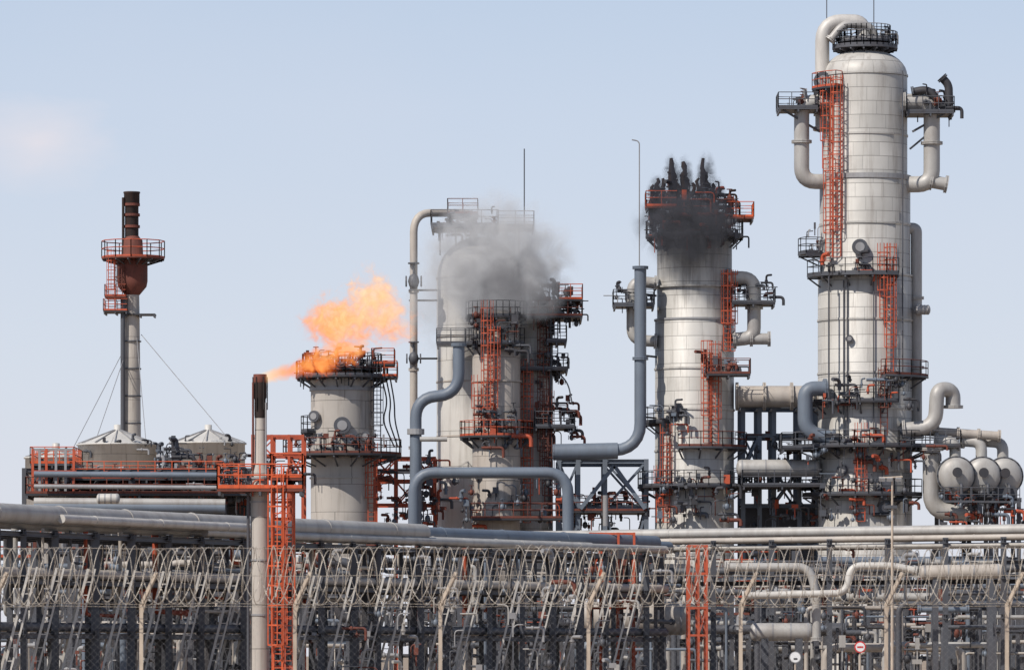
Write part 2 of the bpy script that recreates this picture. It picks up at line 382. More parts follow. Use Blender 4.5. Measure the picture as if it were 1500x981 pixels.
flanged(T,[(X(1330,400),cy-0.2,z(335)),(X(1342,400),cy-0.2,z(335)),(X(1342,400),cy-0.2,z(640))],0.42,'pipe_silver',0.6,'riser_pipe',every=6)
horiz_vessel(T,(X(1342,400),cy-1.0,z(455)),(X(1358,400),cy-1.0,z(455)),0.35,'pipe_silver')
T.g('sample_pipe','steel').tube([(X(1210,400),-3.6,z(600)),(X(1210,400),-3.6,z(410))],0.07,6)
T.g('sample_pipe','steel').tube([(X(1318,400),-2.9,z(550)),(X(1318,400),-2.9,z(110))],0.06,6)
for px in (1232,1237,1275): T.g('cable_tray','steel').tube([(X(px,400),front(X(px,400),3.45)-0.15,z(650)),(X(px,400),front(X(px,400),3.45)-0.15,z(415))],0.05,6)
flanged(T,[(X(1205,400),-3,z(572)),(X(1176,400),-3.2,z(572)),(X(1176,400),-3.2,z(635)),(X(1215,400),-3.2,z(645))],0.55,'pipe_blue',1.3,'feed_pipe')
flanged(T,[(X(1320,400),-3,z(632)),(X(1365,400),-3.2,z(628)),(X(1368,400),-3.2,z(572)),(X(1392,400),-2.5,z(574)),(X(1392,400),-2.5,z(598))],0.55,'pipe_silver',1.2,'reboiler_return')
flanged(T,[(X(1340,400),-2,z(632)),(X(1460,400),-2,z(640))],0.34,'pipe_tan',1.0,'transfer_pipe',every=2)
flanged(T,[(X(1360,400),-3,z(660)),(X(1360,400),-3,z(752)),(X(1425,400),-3,z(752))],0.65,'pipe_silver',1.4,'reboiler_pipe')
flanged(T,[(X(1080,400),0.5,z(580)),(X(1200,400),0.5,z(580))],0.78,'pipe_tan',1,'crossover_duct',every=2.5,seg=20)

S=Thing('steel_structure',(X(1140,404),4,0))
frame(S,[1086,1110,1131,1168,1196],[598,640,690,742],[402,408],0.32,'pipe_blue',brace=((0,1),(2,2)))
clutter(S,X(1085,400),X(1200,400),-0.5,3,Z(770,400),Z(640,400),70,11,TC)
horiz_vessel(S,(X(1085,398),-1.5,Z(685,398)),(X(1196,398),-1.5,Z(685,398)),0.62,'pipe_silver')
rectplat(S,X(1085,400),X(1200,400),-3.4,3,Z(712,400),'steel','dark')
S.g('louvre_wall','steel').box(X(1085,400),X(1200,400),5,5.1,0,Z(735,400))

# ================================================================ heat exchangers right
for i,(px) in enumerate((1401,1441,1474)):
    E=Thing('heat_exchanger',(X(px,396),-4,0))
    c=V((X(px,396),-4+i*0.8,Z(696,396)))
    r=1.3
    n=8; pr=[(r*math.sin(math.pi/2*k/n),-r*0.45*math.cos(math.pi/2*k/n)) for k in range(n+1)]+[(r,7)]+[(r*math.cos(math.pi/2*k/n),7+r*0.45*math.sin(math.pi/2*k/n)) for k in range(1,n+1)]
    E.g('exchanger_shell','pipe_silver').rev(c,(0,1,0),pr,32)
    E.g('channel_flange','steel').disc(c+V((0,0.15,0)),(0,1,0),r*1.09,0.14,32); E.g('channel_flange','steel_light').disc(c+V((0,0.45,0)),(0,1,0),r*1.09,0.14,32)
    for k in range(16):
        a=k*math.pi/8; E.g('flange_bolt','dark').beam(c+V((r*1.03*math.cos(a),-0.02,r*1.03*math.sin(a))),c+V((r*1.03*math.cos(a),0.1,r*1.03*math.sin(a))),0.12)
    E.g('head_nozzle','steel').tube([c+V((0,-0.5,0.2)),c+V((0,-0.9,0.2))],0.25,14); E.g('head_nozzle','dark').disc(c+V((0,-0.9,0.2)),(0,1,0),0.36,0.1)
    E.g('drain_pipe','steel').tube([c+V((0.3,-0.4,-0.7)),c+V((0.3,-0.9,-0.7)),c+V((0.3,-0.9,-2.4))],0.12,8,0.3)
    flanged(E,[c+V((0,1.2,1.2)),c+V((0,1.2,2.5)),c+V((-1.3,1.6,2.6))],0.42,'pipe_silver',0.9,'outlet_elbow')
    for dy in (1.0,5.5):
        E.g('saddle','steel').box(c.x-0.9,c.x+0.9,-4+dy,-4+dy+0.3,c.z-1.6,c.z-0.9)
        for dx in (-1.0,1.0): E.g('support_leg','steel').ibeam((c.x+dx,-4+dy,0),(c.x+dx,-4+dy,c.z-1.6),0.3)
        E.g('support_beam','steel').ibeam((c.x-1.2,-4+dy,c.z-1.75),(c.x+1.2,-4+dy,c.z-1.75),0.3)
    clutter(E,c.x-1.2,c.x+1.2,c.y-1.5,c.y,c.z-3.6,c.z-1.3,20,20+i,TC)
    rail(E,[(c.x-1,c.y-1.4,c.z-2.0),(c.x+1,c.y-1.4,c.z-2.0)],'steel')

# ================================================================ COLUMN G
gx=X(1018,400); gy=1.0; r=2.9
G=Thing('distillation_column',(gx,gy,0)); rr=r
prof=[(r+0.4,0),(r,1.5),(r,z(470)),(r-0.15,z(466)),(r-0.15,z(350))]+headprof(r-0.15,z(350),1.3,0.05)[1:]
vessel(G,gx,gy,prof,'clad_soot')
for py in (468,600,540,660,420): ringband(G,gx,gy,z(py),r,0.14,'clad_soot' if py!=468 else 'steel_light',0.07)
ringplat(G,gx,gy,z(318),0.3,3.4,0,360,'orange','rust'); ringplat(G,gx,gy,z(345),r,3.6,0,360,'steel','dark')
rectplat(G,X(1050,400),X(1103,400),-1.6,2,z(320),'orange_bright','rust'); rectplat(G,X(945,400),X(990,400),-2.6,0,z(306),'orange','rust')
clutter(G,gx-3.2,gx+3,gy-3.4,gy+0.5,z(352),z(285),150,30,('dark','dark','char','rust','rust','steel','char','orange'),1.15)
RG=random.Random(9)
for k,(px,pt,w) in enumerate(((955,272,4),(963,262,5),(983,232,6),(986,246,7),(1002,236,6),(1005,252,7),(1030,230,6),(1034,250,7),(1046,266,5),(973,258,5),(1018,264,5),(994,258,4),(1024,256,4))):
    x=X(px,400); y0=gy-1.8+0.3*k
    n_=14
    pts=[(x+0.07*math.sin(q*1.9+k)+RG.uniform(-.05,.05),y0,z(330)+(z(pt)-z(330))*q/n_) for q in range(n_+1)]
    G.g('relief_vent','char').tube(pts,[w*0.05*RG.uniform(0.55,1.15)*(1-0.25*q/n_) for q in range(n_)]+[w*0.02],9)
    for q in (4,8,11): G.g('vent_flange','char').disc(pts[q],(0,0,1),w*0.062*(1-0.3*q/n_),0.12,12)
    if k%2==0: valve(G,(x,y0-0.3,z(300)),0.4,random.Random(5))
G.g('lamp_pole','steel_light').tube([(X(937,400),gy,z(420)),(X(937,400),gy,z(205)),(X(926,400),gy,z(203))],0.05,6,0.3)
for (px,pt,pb) in ((1064,415,515),(1071,415,515),(1034,520,650),(1046,520,655),(966,700,765),(975,640,765)): lad(G,px,pt,pb,gy,gx,3.0,0.5)
rectplat(G,X(1070,400),X(1134,400),-1.8,1.4,z(445),'steel','dark'); rectplat(G,X(1032,400),X(1096,400),-4.0,-1.6,z(551),'rust','dark')
rectplat(G,X(898,400),X(958,400),-1.6,1.5,z(448),'steel','steel')
flanged(G,[(X(1068,400),-0.6,z(408)),(X(1104,400),-0.6,z(408)),(X(1104,400),-0.6,z(495)),(X(1075,400),-0.6,z(498))],0.5,'pipe_silver',1.2,'side_draw_pipe',every=2.2,seg=16)
flanged(G,[(X(1100,400),-0.6,z(497)),(X(1126,400),-0.6,z(497))],0.42,'pipe_silver',0.4,'blind_nozzle')
flanged(G,[(X(960,400),-0.2,z(415)),(X(926,400),-0.2,z(412)),(X(926,400),-0.2,z(498)),(X(960,400),-0.2,z(500))],0.42,'pipe_silver',1.0,'side_draw_pipe',seg=16)
ringplat(G,gx,gy,z(712),r,r+1.3,170,370,'steel','dark'); ringplat(G,gx,gy,z(655),r,r+1.0,250,350,'rust','steel')
ringplat(G,gx,gy,z(618),r,r+0.9,175,230,'steel','dark')
clutter(G,X(1072,400),X(1130,400),-1.5,1,z(445),z(415),20,31,('dark','steel','rust'),0.8); clutter(G,X(900,400),X(955,400),-1.5,1,z(448),z(422),16,32,('steel','steel_light','dark'),0.8)
clutter(G,gx-2.8,gx+2.8,gy-4,gy-3.1,z(770),z(700),40,33,TC); clutter(G,gx-2.9,gx-1,gy-3.6,gy-2.4,z(640),z(600),12,34,TC); clutter(G,gx+0.5,gx+3,gy-4.0,gy-3,z(560),z(520),12,35,TC)
B=Thing('transfer_pipeline',(X(940,398),-2,0))
flanged(B,[(X(812,398),-2,Z(662,398)),(X(938,398),-2,Z(658,398)),(X(938,398),-2,Z(392,398))],0.44,'pipe_blue',1.9,'pipe_run',every=7,seg=18)
B.g('pipe_run','pipe_blue').tube([(X(812,398),-2,Z(662,398)),(X(905,398),-2,Z(660,398))],0.6,18)
for py in (430,520,610): B.g('pipe_support','steel').beam((X(938,398),-2,Z(py,398)),(X(962,398),0.4,Z(py,398)),0.14)
S=Thing('steel_structure',(X(880,404),4,0))
frame(S,[818,846,885,945],[678,745],[400,407],0.34,'pipe_blue',brace=((0,0),(2,0),(2,1),(0,1)))
S.g('cross_brace','pipe_blue').beam(P(850,745,399.5),P(900,682,399.5),0.28); S.g('cross_brace','pipe_blue').beam(P(900,682,399.5),P(945,745,399.5),0.28)
rectplat(S,X(815,400),X(948,400),-0.5,6,Z(748,400),'rust','dark')
clutter(S,X(815,400),X(948,400),-0.5,5,Z(775,400),Z(725,400),60,36,('dark','rust','steel','rust'))
for px in (887,): S.g('vent_stub','steel_light').tube([P(px,770,398),P(px,725,398)],0.2,12)

# ================================================================ DOME VESSEL F
fx=X(702,404); fy=4.0; zf=lambda py:Z(py,404)
Fv=Thing('process_vessel',(fx,fy,0)); r=3.15
vessel(Fv,fx,fy,[(r+0.3,0),(r,1.5),(r,zf(408))]+headprof(r,zf(408),zf(347)-zf(408),0.05)[1:],'dome_paint')
for py in (408,495,560,640,700): ringband(Fv,fx,fy,zf(py),r,0.12,'clad_tan',0.05)
fl=[P(606,770,401),P(606,312,401),P(694,312,404),P(694,350,404)]
flanged(Fv,fl,0.29,'pipe_tan',1.4,'overhead_line',every=6)
valve(Fv,P(606,412,400.6),0.55,random.Random(3)); valve(Fv,P(606,525,400.6),0.5,random.Random(4))
for py in (425,525,440): Fv.g('pipe_support','steel').beam(P(600,py,401),P(640,py,403),0.14)
rectplat(Fv,X(632,404),X(730,404),1,7,zf(334),'steel','steel')
rectplat(Fv,X(656,404),X(700,404),2,6,zf(316),'rust','steel',brk=False)
rectplat(Fv,X(728,404),X(782,404),2,6,zf(334),'steel_light','steel_light')
for px in (645,668,715,760): Fv.g('platform_leg','steel').beam((X(px,404),fy-2.0,zf(334)),(X(px,404),fy-1.0,zf(375)),0.12)
clutter(Fv,X(640,404),X(735,404),1.5,5,zf(345),zf(312),36,40,('dark','steel','rust','steel'),0.8)
Fv.g('lightning_rod','steel').tube([(X(768,404),4,zf(335)),(X(768,404),4,zf(218))],0.05,6)
vx=X(727,398); vy=-1.2; Cc=Thing('stripper_column',(vx,vy,0))
vessel(Cc,vx,vy,[(1.9,0),(1.75,1.2),(1.75,z(470))]+headprof(1.75,z(470),0.8,0.05)[1:],'clad_tan')
ringband(Cc,vx,vy,z(560),1.75,0.12,'clad_tan')
for px,pt,pb in ((714,462,640),(724,500,600),(700,570,640)): lad(Cc,px,pt,pb,vy,vx,1.8)
ringplat(Cc,vx,vy,z(640),1.8,2.7,150,390,'orange','dark'); ringplat(Cc,vx,vy,z(505),1.8,2.4,200,330,'steel','dark'); ringplat(Cc,vx,vy,z(466),1.0,2.3,170,370,'steel','dark')
rectplat(Cc,X(640,400),X(702,400),-2,0.3,z(505),'steel','dark')
clutter(Cc,vx-1.8,vx+1.6,vy-2.4,vy-1.9,z(660),z(600),24,41,TC); clutter(Cc,vx-1.8,vx+1.6,vy-2.2,vy-1.8,z(520),z(455),24,42,('dark','rust','dark','steel'))
wx=X(783,402); wy=2.0; Dd=Thing('absorber_column',(wx,wy,0))
vessel(Dd,wx,wy,[(1.5,0),(1.36,1.2),(1.36,z(455))]+headprof(1.36,z(455),0.7,0.05)[1:],'clad')
for py in (520,580,640,700): ringband(Dd,wx,wy,z(py),1.36,0.12,'clad',0.06)
rectplat(Dd,X(745,400),X(853,400),-1.5,4,z(464),'rust','dark'); rectplat(Dd,X(760,400),X(832,400),-0.6,4,z(540),'steel','dark')
rectplat(Dd,X(818,400),X(853,400),-1.6,3,z(440),'orange_bright','dark')
rectplat(Dd,X(783,400),X(842,400),-1,4,z(625),'steel','dark'); rectplat(Dd,X(800,400),X(830,400),-1,3,z(500),'steel','dark')
clutter(Dd,X(748,400),X(845,400),-1.2,2,z(475),z(418),95,43,('dark','dark','char','rust','rust','steel'),1.0)
clutter(Dd,X(770,400),X(832,400),-0.8,2,z(560),z(515),26,44,('dark','dark','steel'),0.9); clutter(Dd,X(785,400),X(842,400),-1,2,z(640),z(585),34,45,('dark','dark','rust'),0.9)
for px,pt,pb in ((796,465,700),(772,545,765),(803,590,765),(812,465,540)): ladder(Dd,X(px,400),0.0,z(pb),z(pt),'orange' if px in (772,) else ('rust' if px!=812 else 'steel'))
for px in (806,748,740): Dd.g('riser_pipe','steel').tube([(X(px,400),0.2,z(775)),(X(px,400),0.2,z(470))],0.14,8)
Dd.g('spiral_support','steel').tube([P(812,540,400),P(832,560,400),P(838,590,400)],0.06,6,0.6)
Q=Thing('process_pipeline',(X(640,392),-8,0))
flanged(Q,[P(672,505,392),P(672,578,392),P(609,582,392),P(609,770,392)],0.42,'pipe_blue',1.6,'pipe_run',seg=16,ends=True)
flanged(Q,[P(606,790,388),P(606,692,388),P(832,692,388),P(832,800,388)],0.40,'pipe_blue',1.5,'pipe_run',seg=16,ends=False)
for px in (680,750): Q.g('pipe_hanger','steel').beam(P(px,695,388),P(px,695,396),0.12)
Q.g('flange','steel_light').disc(P(609,632,392),(0,0,1),0.62,0.4,16)
Q.g('pipe_stub','pipe_silver').tube([P(615,643,391),P(655,643,391)],0.18,10)
S=Thing('steel_structure',(X(660,410),10,0))
frame(S,[640,690,745,800],[700,745],[410,414],0.3,'steel')
clutter(S,X(600,398),X(835,398),-3.5,-2,Z(780,398),Z(700,398),60,50,TC)
rectplat(S,X(690,398),X(835,398),-5,-2.5,Z(760,398),'rust','dark')

# ================================================================ SMALL COLUMN E
ex=X(501,394); ey=-6.0; ze=lambda py:Z(py,394)
E=Thing('knockout_column',(ex,ey,0)); r=2.25
vessel(E,ex,ey,[(r+0.3,0),(r,1.2),(r,ze(572)),(r*1.02,ze(568)),(r*1.02,ze(556))]+headprof(r*1.02,ze(556),1.0,0.05)[1:],'concrete')
ringband(E,ex,ey,ze(570),r,0.3); ringband(E,ex,ey,ze(700),r,0.12,'concrete')
ringplat(E,ex,ey,ze(552),r,3.35,0,360,'steel','dark'); ringplat(E,ex,ey,ze(541),0.3,2.9,0,360,'rust','dark',brackets=False)
rectplat(E,X(545,394),X(582,394),ey-1.5,ey+1.5,ze(552),'orange_bright','dark'); rectplat(E,X(545,394),X(578,394),ey-1.5,ey+1.5,ze(534),'orange','dark',brk=False)
clutter(E,ex-3,ex+2.6,ey-3,ey+1,ze(555),ze(520),70,60,('dark','dark','char','rust','steel'))
ringplat(E,ex,ey,ze(666),r,4.3,165,375,'rust','dark')
ringplat(E,ex,ey,ze(632)-0.0,r,3.0,150,215,'steel','dark')
clutter(E,ex-3.6,ex+3.8,ey-3.6,ey-2.4,ze(664),ze(640),34,61,('dark','steel','rust','steel_light'),0.8)
for px,py,rr_ in ((466,611,0.30),(503,625,0.45),(536,640,0.25)):
    x=X(px,394); nozzle(E,(x,ey-math.sqrt(r*r-(x-ex)**2)+0.2,ze(py)),(0.0 if px>480 else -0.4,-1,0),rr_,0.5,'concrete')
ladder(E,X(553,394),ey-1.0,ze(664),ze(555),'steel'); ladder(E,X(545,394),ey-1.5,ze(770),ze(668),'orange')
for k in range(3): E.g('flex_hose','dark').tube([P(560+6*k,556,394),P(568+5*k,590,394),P(560+9*k,615,394),P(578+5*k,655,394)],0.06,6,0.8)
S=Thing('steel_structure',(X(590,400),0,0))
frame(S,[550,580,610,637],[672,705,740],[398,402],0.22,'orange',brace=((0,0),(1,1),(2,0)),ib=False)
clutter(S,X(550,396),X(640,396),-3,-1,Z(770,396),Z(670,396),60,62,('dark','rust','steel','orange'))
frame(S,[548,640],[690],[405,408],0.3,'steel')

# ================================================================ FAR FLARE STACK A
d=520; c0=P(193,900,d); ax,ay=c0.x,c0.y; s=d/F; zz=lambda py:Z(py,520)
A=Thing('flare_stack',(ax,ay,0))
A.g('stack_shaft','concrete').rev((ax,ay,0),(0,0,1),[(14.5*s,0),(13.5*s,zz(640)),(11.5*s,zz(460)),(11*s,zz(432))],28)
A.g('seal_drum','rust').rev((ax+0.05,ay,0),(0,0,1),[(11*s,zz(432)),(21*s,zz(420)),(22.5*s,zz(412)),(22.5*s,zz(378)),(16*s,zz(374)),(15*s,zz(352)),(11*s,zz(348)),(10*s,zz(346))],28)
A.g('flare_tip','char').rev((ax,ay,0),(0,0,1),[(10*s,zz(350)),(10*s,zz(300)),(11.5*s,zz(298)),(11.5*s,zz(284)),(12.5*s,zz(283)),(12*s,zz(281)),(8*s,zz(281.2))],24)
A.g('pilot_line','char').tube([(ax-12*s,ay-0.5,zz(378)),(ax-12*s,ay-0.5,zz(290))],0.13,8)
for f in (300,315,332): A.g('tip_ring','rust').disc((ax,ay,zz(f)),(0,0,1),12*s,0.25,24)
ringplat(A,ax+2*s,ay,zz(378),12*s,46*s,0,360,'orange','rust',railing=False); 
rail(A,[(ax+2*s+46*s*math.cos(a*math.pi/6),ay+46*s*math.sin(a*math.pi/6),zz(378)) for a in range(13)],'orange',h=1.6,r=0.05)
rectplat(A,X(153,d),X(188,d),ay-1.6,ay+1.6,zz(456),'orange','dark'); rectplat(A,X(184,d),X(228,d),ay-1,ay+1.0,zz(460),'steel','dark',railing=False)
ladder(A,X(165,d),ay-1.4,zz(456),zz(380),'orange',0.6); ladder(A,X(176,d),ay-1.2,zz(452),zz(405),'rust',0.6)
rectplat(A,X(155,d),X(186,d),ay-1.6,ay+1.6,zz(435),'orange','rust',brk=False)
A.g('riser_pipe','steel').tube([(X(181,d),ay-1.0,0),(X(181,d),ay-1.0,zz(432))],0.22,8)
for py in (500,540,580,620): A.g('shaft_flange','steel').disc((ax,ay,zz(py)),(0,0,1),14*s,0.12,24)
for a,b in (((207,490),(345,655)),((180,515),(105,660)),((183,520),(135,660)),((200,490),(215,660))):
    A.g('guy_wire','steel_light').tube([P(a[0],a[1],d),P(b[0],b[1],d-20)],0.035,5)

# ================================================================ storage tanks
for (px,w,py,pyb) in ((172,58,653,631),(305,54,651,631),(82,45,672,658)):
    d=450; c0=P(px,800,d); s=d/F
    K=Thing('storage_tank',(c0.x,c0.y,0)); R_=w*s; zt=Z(py,d); zr=Z(pyb,d)
    K.g('tank_shell','dome_paint').rev((c0.x,c0.y,0),(0,0,1),[(R_,0),(R_,zt),(R_+0.12,zt+0.02),(R_+0.12,zt+0.15),(R_*0.98,zt+0.16)],48)
    K.g('cone_roof','dome_paint').rev((c0.x,c0.y,0),(0,0,1),[(R_,zt+0.1),(R_*0.5,zt+(zr-zt)*0.62),(R_*0.12,zr),(0.3,zr+0.05),(0.3,zr+0.5),(0.02,zr+0.55)],40)
    for k in range(12):
        a=math.radians(k*30); K.g('roof_rib','steel_light').beam((c0.x+R_*math.cos(a),c0.y+R_*math.sin(a),zt+0.2),(c0.x+R_*0.1*math.cos(a),c0.y+R_*0.1*math.sin(a),zr+0.08),0.08)
    clutter(K,c0.x-R_*0.9,c0.x+R_*0.9,c0.y-R_,c0.y-R_*0.6,zt-0.6,zt+0.4,9,int(px),('steel','dark','steel_light'),0.8)

# ================================================================ low left process deck
L=Thing('process_deck',(X(200,370),-30,0))
frame(L,[45,70,108,150,195,240,290,335,370],[692,728],[364,374],0.28,'steel',brace=((0,0),(3,0),(6,0)))
rectplat(L,X(45,366),X(375,366),-38,-27,Z(725,366),'rust','dark')
rectplat(L,X(108,366),X(330,366),-37,-29,Z(702,366),'orange_bright','dark')
rectplat(L,X(48,366),X(112,366),-36,-29,Z(680,366),'orange_bright','steel')
for px in (48,58,68,82,96,108): L.g('post','orange' if px in (48,68,108) else 'steel_light').beam(P(px,726,363),P(px,657,363),0.16)
L.g('top_bar','steel_light').beam(P(46,658,363),P(112,658,363),0.14); L.g('top_bar','orange').beam(P(46,690,362.6),P(112,690,362.6),0.14)
clutter(L,X(48,364),X(370,364),-37,-33,Z(742,364),Z(698,364),200,70,('dark','dark','char','steel','rust','orange','steel_light'),1.0)
clutter(L,X(225,364),X(262,364),-36,-30,Z(700,364),Z(645,364),36,75,('dark','steel','dark','steel_light'),1.0)
clutter(L,X(262,364),X(400,364),-36,-30,Z(700,364),Z(672,364),60,71,('dark','steel','rust','steel_light'),0.9)
clutter(L,X(110,364),X(215,364),-36,-30,Z(695,364),Z(685,364),20,74,('dark','steel','steel_light'),0.7)
for py,r_,m_ in ((694,0.2,'pipe_blue'),(712,0.14,'steel_light'),(735,0.3,'pipe_silver'),(742,0.35,'pipe_blue')):
    L.g('header_pipe',m_).tube([P(50,py,361),P(330,py+2,361)],r_,12)
horiz_vessel(L,P(145,730,358),P(172,730,358),0.33,'pipe_white')
L.g('shadow_panel','dark').box(X(112,372),X(370,372),-27,-26.5,0,Z(700,372))  # plain dark panel, its colour stands in for the shadows beneath the deck
frame(L,[372,400,425,445],[640,668,700],[366,370],0.18,'orange',brace=((0,0),(2,1)),ib=False)
L.g('valve_cluster','dark').box(X(248,364),X(254,364),-34,-33.5,Z(690,364),Z(636,364))

# ================================================================ FRONT FLARE
d=250; s=d/F; c0=P(381,900,d); ax,ay=c0.x,c0.y; zz=lambda py:Z(py,250)
FF=Thing('flare_stack',(ax,ay,0))
FF.g('stack_shaft','concrete').rev((ax,ay,0),(0,0,1),[(16*s,0),(14*s,0.3),(13.5*s,zz(725)),(12.5*s,zz(690)),(8.5*s,zz(678)),(7.5*s,zz(610))],28)
FF.g('flare_tip','char').rev((ax,ay,0),(0,0,1),[(7.8*s,zz(612)),(8.3*s,zz(608)),(8.3*s,zz(585)),(9.5*s,zz(582)),(9.5*s,zz(560))],24)
FF.g('glow_collar','rust').rev((ax,ay,0),(0,0,1),[(9.5*s,zz(560)),(10*s,zz(558)),(10*s,zz(549)),(9.6*s,zz(548)),(6*s,zz(549))],24)  # reddish ring colour is painted in for the orange glow at the tip
for k in range(6):
    a=k*math.pi/3; FF.g('windshield_strut','char').beam((ax+10.5*s*math.cos(a),ay+10.5*s*math.sin(a),zz(600)),(ax+10.5*s*math.cos(a),ay+10.5*s*math.sin(a),zz(552)),0.05)
for py in (700,735,820,900): FF.g('shaft_flange','steel_light').disc((ax,ay,zz(py)),(0,0,1),15*s,0.08,28)
FF.g('riser_pipe','rust').tube([(ax-10*s,ay-0.25,zz(700)),(ax-10*s,ay-0.25,zz(560))],0.05,8); FF.g('riser_pipe','steel_light').tube([(ax+9*s,ay-0.3,zz(700)),(ax+9*s,ay-0.3,zz(590))],0.04,8)
FF.g('riser_pipe','steel').tube([(ax-17*s,ay-0.3,0),(ax-17*s,ay-0.3,zz(690))],0.07,8)
def rp(px0,px1,y0,y1,py,m): rectplat(FF,X(px0,d),X(px1,d),ay+y0,ay+y1,zz(py),m,'rust')
rp(320,445,-1.2,1.6,716,'orange_bright'); rp(398,444,-1.0,1.4,700,'orange_bright')
clutter(FF,X(322,d),X(372,d),ay-0.9,ay+1.2,zz(716),zz(695),14,80,('orange','dark','steel'),0.5); clutter(FF,X(395,d),X(443,d),ay-0.9,ay+1.2,zz(716),zz(690),16,81,('orange','dark','rust'),0.5)
for px in (400,415,430): 
    for yy in (-0.6,0.9): FF.g('ladder_tower','orange_bright').beam((X(px,d),ay+yy,0),(X(px,d),ay+yy,zz(716)),0.09)
py=735
while py<1010:
    FF.g('ladder_tower','orange').beam((X(400,d),ay-0.6,zz(py)),(X(431,d),ay-0.6,zz(py)),0.07); FF.g('ladder_tower','orange').beam((X(400,d),ay+0.9,zz(py)),(X(431,d),ay+0.9,zz(py)),0.07)
    FF.g('ladder_tower','orange').beam((X(400,d),ay-0.65,zz(py)),(X(431,d),ay-0.65,zz(py-24)),0.05); py+=24
ladder(FF,X(408,d),ay-0.8,0.2,zz(716),'orange_bright',0.4); ladder(FF,X(424,d),ay-0.75,0.2,zz(716),'orange',0.35,cage=False)

# ================================================================ PIPE RACK
def rackpt(px,zc,off=0.0):
    t=px/960.0; dd=240+(300-240)*t+off
    return V(((px-750)*dd/F,dd+CAMY,zc))
PR=Thing('pipe_rack',rackpt(400,0))
top=7.35
R=random.Random(12)
for row,(off,st,w,m) in enumerate(((0,50,0.34,'steel'),(3.2,58,0.27,'steel'),(7,47,0.25,'steel'),(11,51,0.25,'dark'))):
    px=-60+row*17
    prev=None; i=0
    while px<985:
        h=top-0.1
        p=rackpt(px,0,off); q=rackpt(px,h,off)
        PR.g('rack_column',m).ibeam(p,q,w*R.uniform(0.75,1.3))
        if prev is not None:
            for zb in (h-0.15,5.0,2.6):
                PR.g('rack_beam',m).ibeam(V((prev.x,prev.y,zb)),V((p.x,p.y,zb)),0.22)
            if i%2==row%2 or row==0:
                a_,b_=V((prev.x+0.15,prev.y-0.3,0.3)),V((prev.x+0.15+1.35,prev.y-0.3,5.6)) 
                PR.g('brace','pipe_white').beam(a_,b_,0.11)
                if row<2:
                    PR.g('brace','pipe_white').beam(a_+V((0.32,0,0)),b_+V((0.32,0,0)),0.08)
                    for q_ in range(1,9): PR.g('brace','pipe_white').beam(a_.lerp(b_,q_/9),a_.lerp(b_,q_/9)+V((0.32,0,0)),0.04)
        if row==0:
            for zb in (h,5.2,2.8): PR.g('rack_beam','steel').ibeam(rackpt(px,zb-0.05,-0.4),rackpt(px,zb-0.05,11.4),0.24)
        prev=p; i+=1; px+=st+R.uniform(-14,14)
def rackpipe(px0,px1,z0,off,r,m,z1=None):
    z1=z0 if z1 is None else z1
    n=6; PR.g('rack_pipe',m).tube([rackpt(px0+(px1-px0)*k/n,z0+(z1-z0)*k/n,off) for k in range(n+1)],r,16)
    L_=(rackpt(px1,0,off)-rackpt(px0,0,off)).length
    for q in range(int(L_/6)):
        f=(q+0.5)/int(L_/6); a=rackpt(px0+(px1-px0)*f,z0+(z1-z0)*f,off); b=rackpt(px0+(px1-px0)*f+1,z0,off); PR.g('pipe_clamp',m).disc(a,V((b.x-a.x,b.y-a.y,0)),r*1.1,0.1,16)
rackpipe(-60,620,8.0,1.0,0.44,'pipe_silver'); rackpipe(-60,865,7.62,3.0,0.24,'pipe_silver'); rackpipe(60,960,8.0,4.3,0.38,'pipe_blue')
rackpipe(300,975,7.55,0.2,0.2,'pipe_silver'); rackpipe(90,380,7.85,-0.2,0.2,'pipe_white'); rackpipe(-60,980,7.85,6.5,0.28,'pipe_blue'); rackpipe(-60,980,7.8,9.0,0.33,'pipe_silver')
for k in range(12):
    rackpipe(-60+R.uniform(0,60),975,5.0+R.choice([0.32,0.36,0.4]),0.6+k*0.9,R.choice([0.12,0.16,0.22]),R.choice(['pipe_silver','pipe_blue','steel','pipe_tan']))
for k in range(8): rackpipe(-60,975,3.0,0.8+k*1.3,R.choice([0.1,0.14,0.2]),R.choice(['pipe_silver','pipe_blue','steel','pipe_tan']))
for k in range(46):
    px=R.uniform(-20,960); off=R.uniform(0.5,10); za=R.uniform(4.5,7.4)
    flanged(PR,[rackpt(px,7.3,off),rackpt(px,za-1,off),rackpt(px+R.uniform(15,60),za-1.05,off)],R.choice([0.06,0.09,0.13]),R.choice(['pipe_silver','pipe_blue','steel','orange','pipe_tan']),0.3,'branch_pipe',seg=8)
clutter(PR,rackpt(0,0).x,rackpt(950,0).x*0.98,rackpt(480,0,0).y-2,rackpt(480,0).y+3,0.6,6.8,150,303,('steel','dark','steel_light','rust','pipe_silver'),0.8)
PX=Thing('pipe_rack',(X(1200,312),-88,0))
def exq(px,zc,off=0): 
    t=(px-900)/600; dd=318-14*t+off; return V(((px-750)*dd/F,dd+CAMY,zc))
def expipe(px0,px1,z0,off,r,m): 
    n=4; PX.g('rack_pipe',m).tube([exq(px0+(px1-px0)*k/n,z0,off) for k in range(n+1)],r,16)
    for q in range(9):
        a=exq(px0+(px1-px0)*(q+.5)/9,z0,off); PX.g('pipe_clamp',m).disc(a,(1,-0.1,0),r*1.12,0.1,14)
expipe(400,1560,8.75,0,0.27,'pipe_silver'); expipe(640,1560,8.45,1.4,0.3,'pipe_blue'); expipe(760,1560,8.3,-1.2,0.16,'pipe_tan'); expipe(900,1560,8.85,3.0,0.26,'pipe_silver')
expipe(960,1560,7.9,0.5,0.14,'pipe_silver'); expipe(960,1560,6.6,1.5,0.22,'steel')
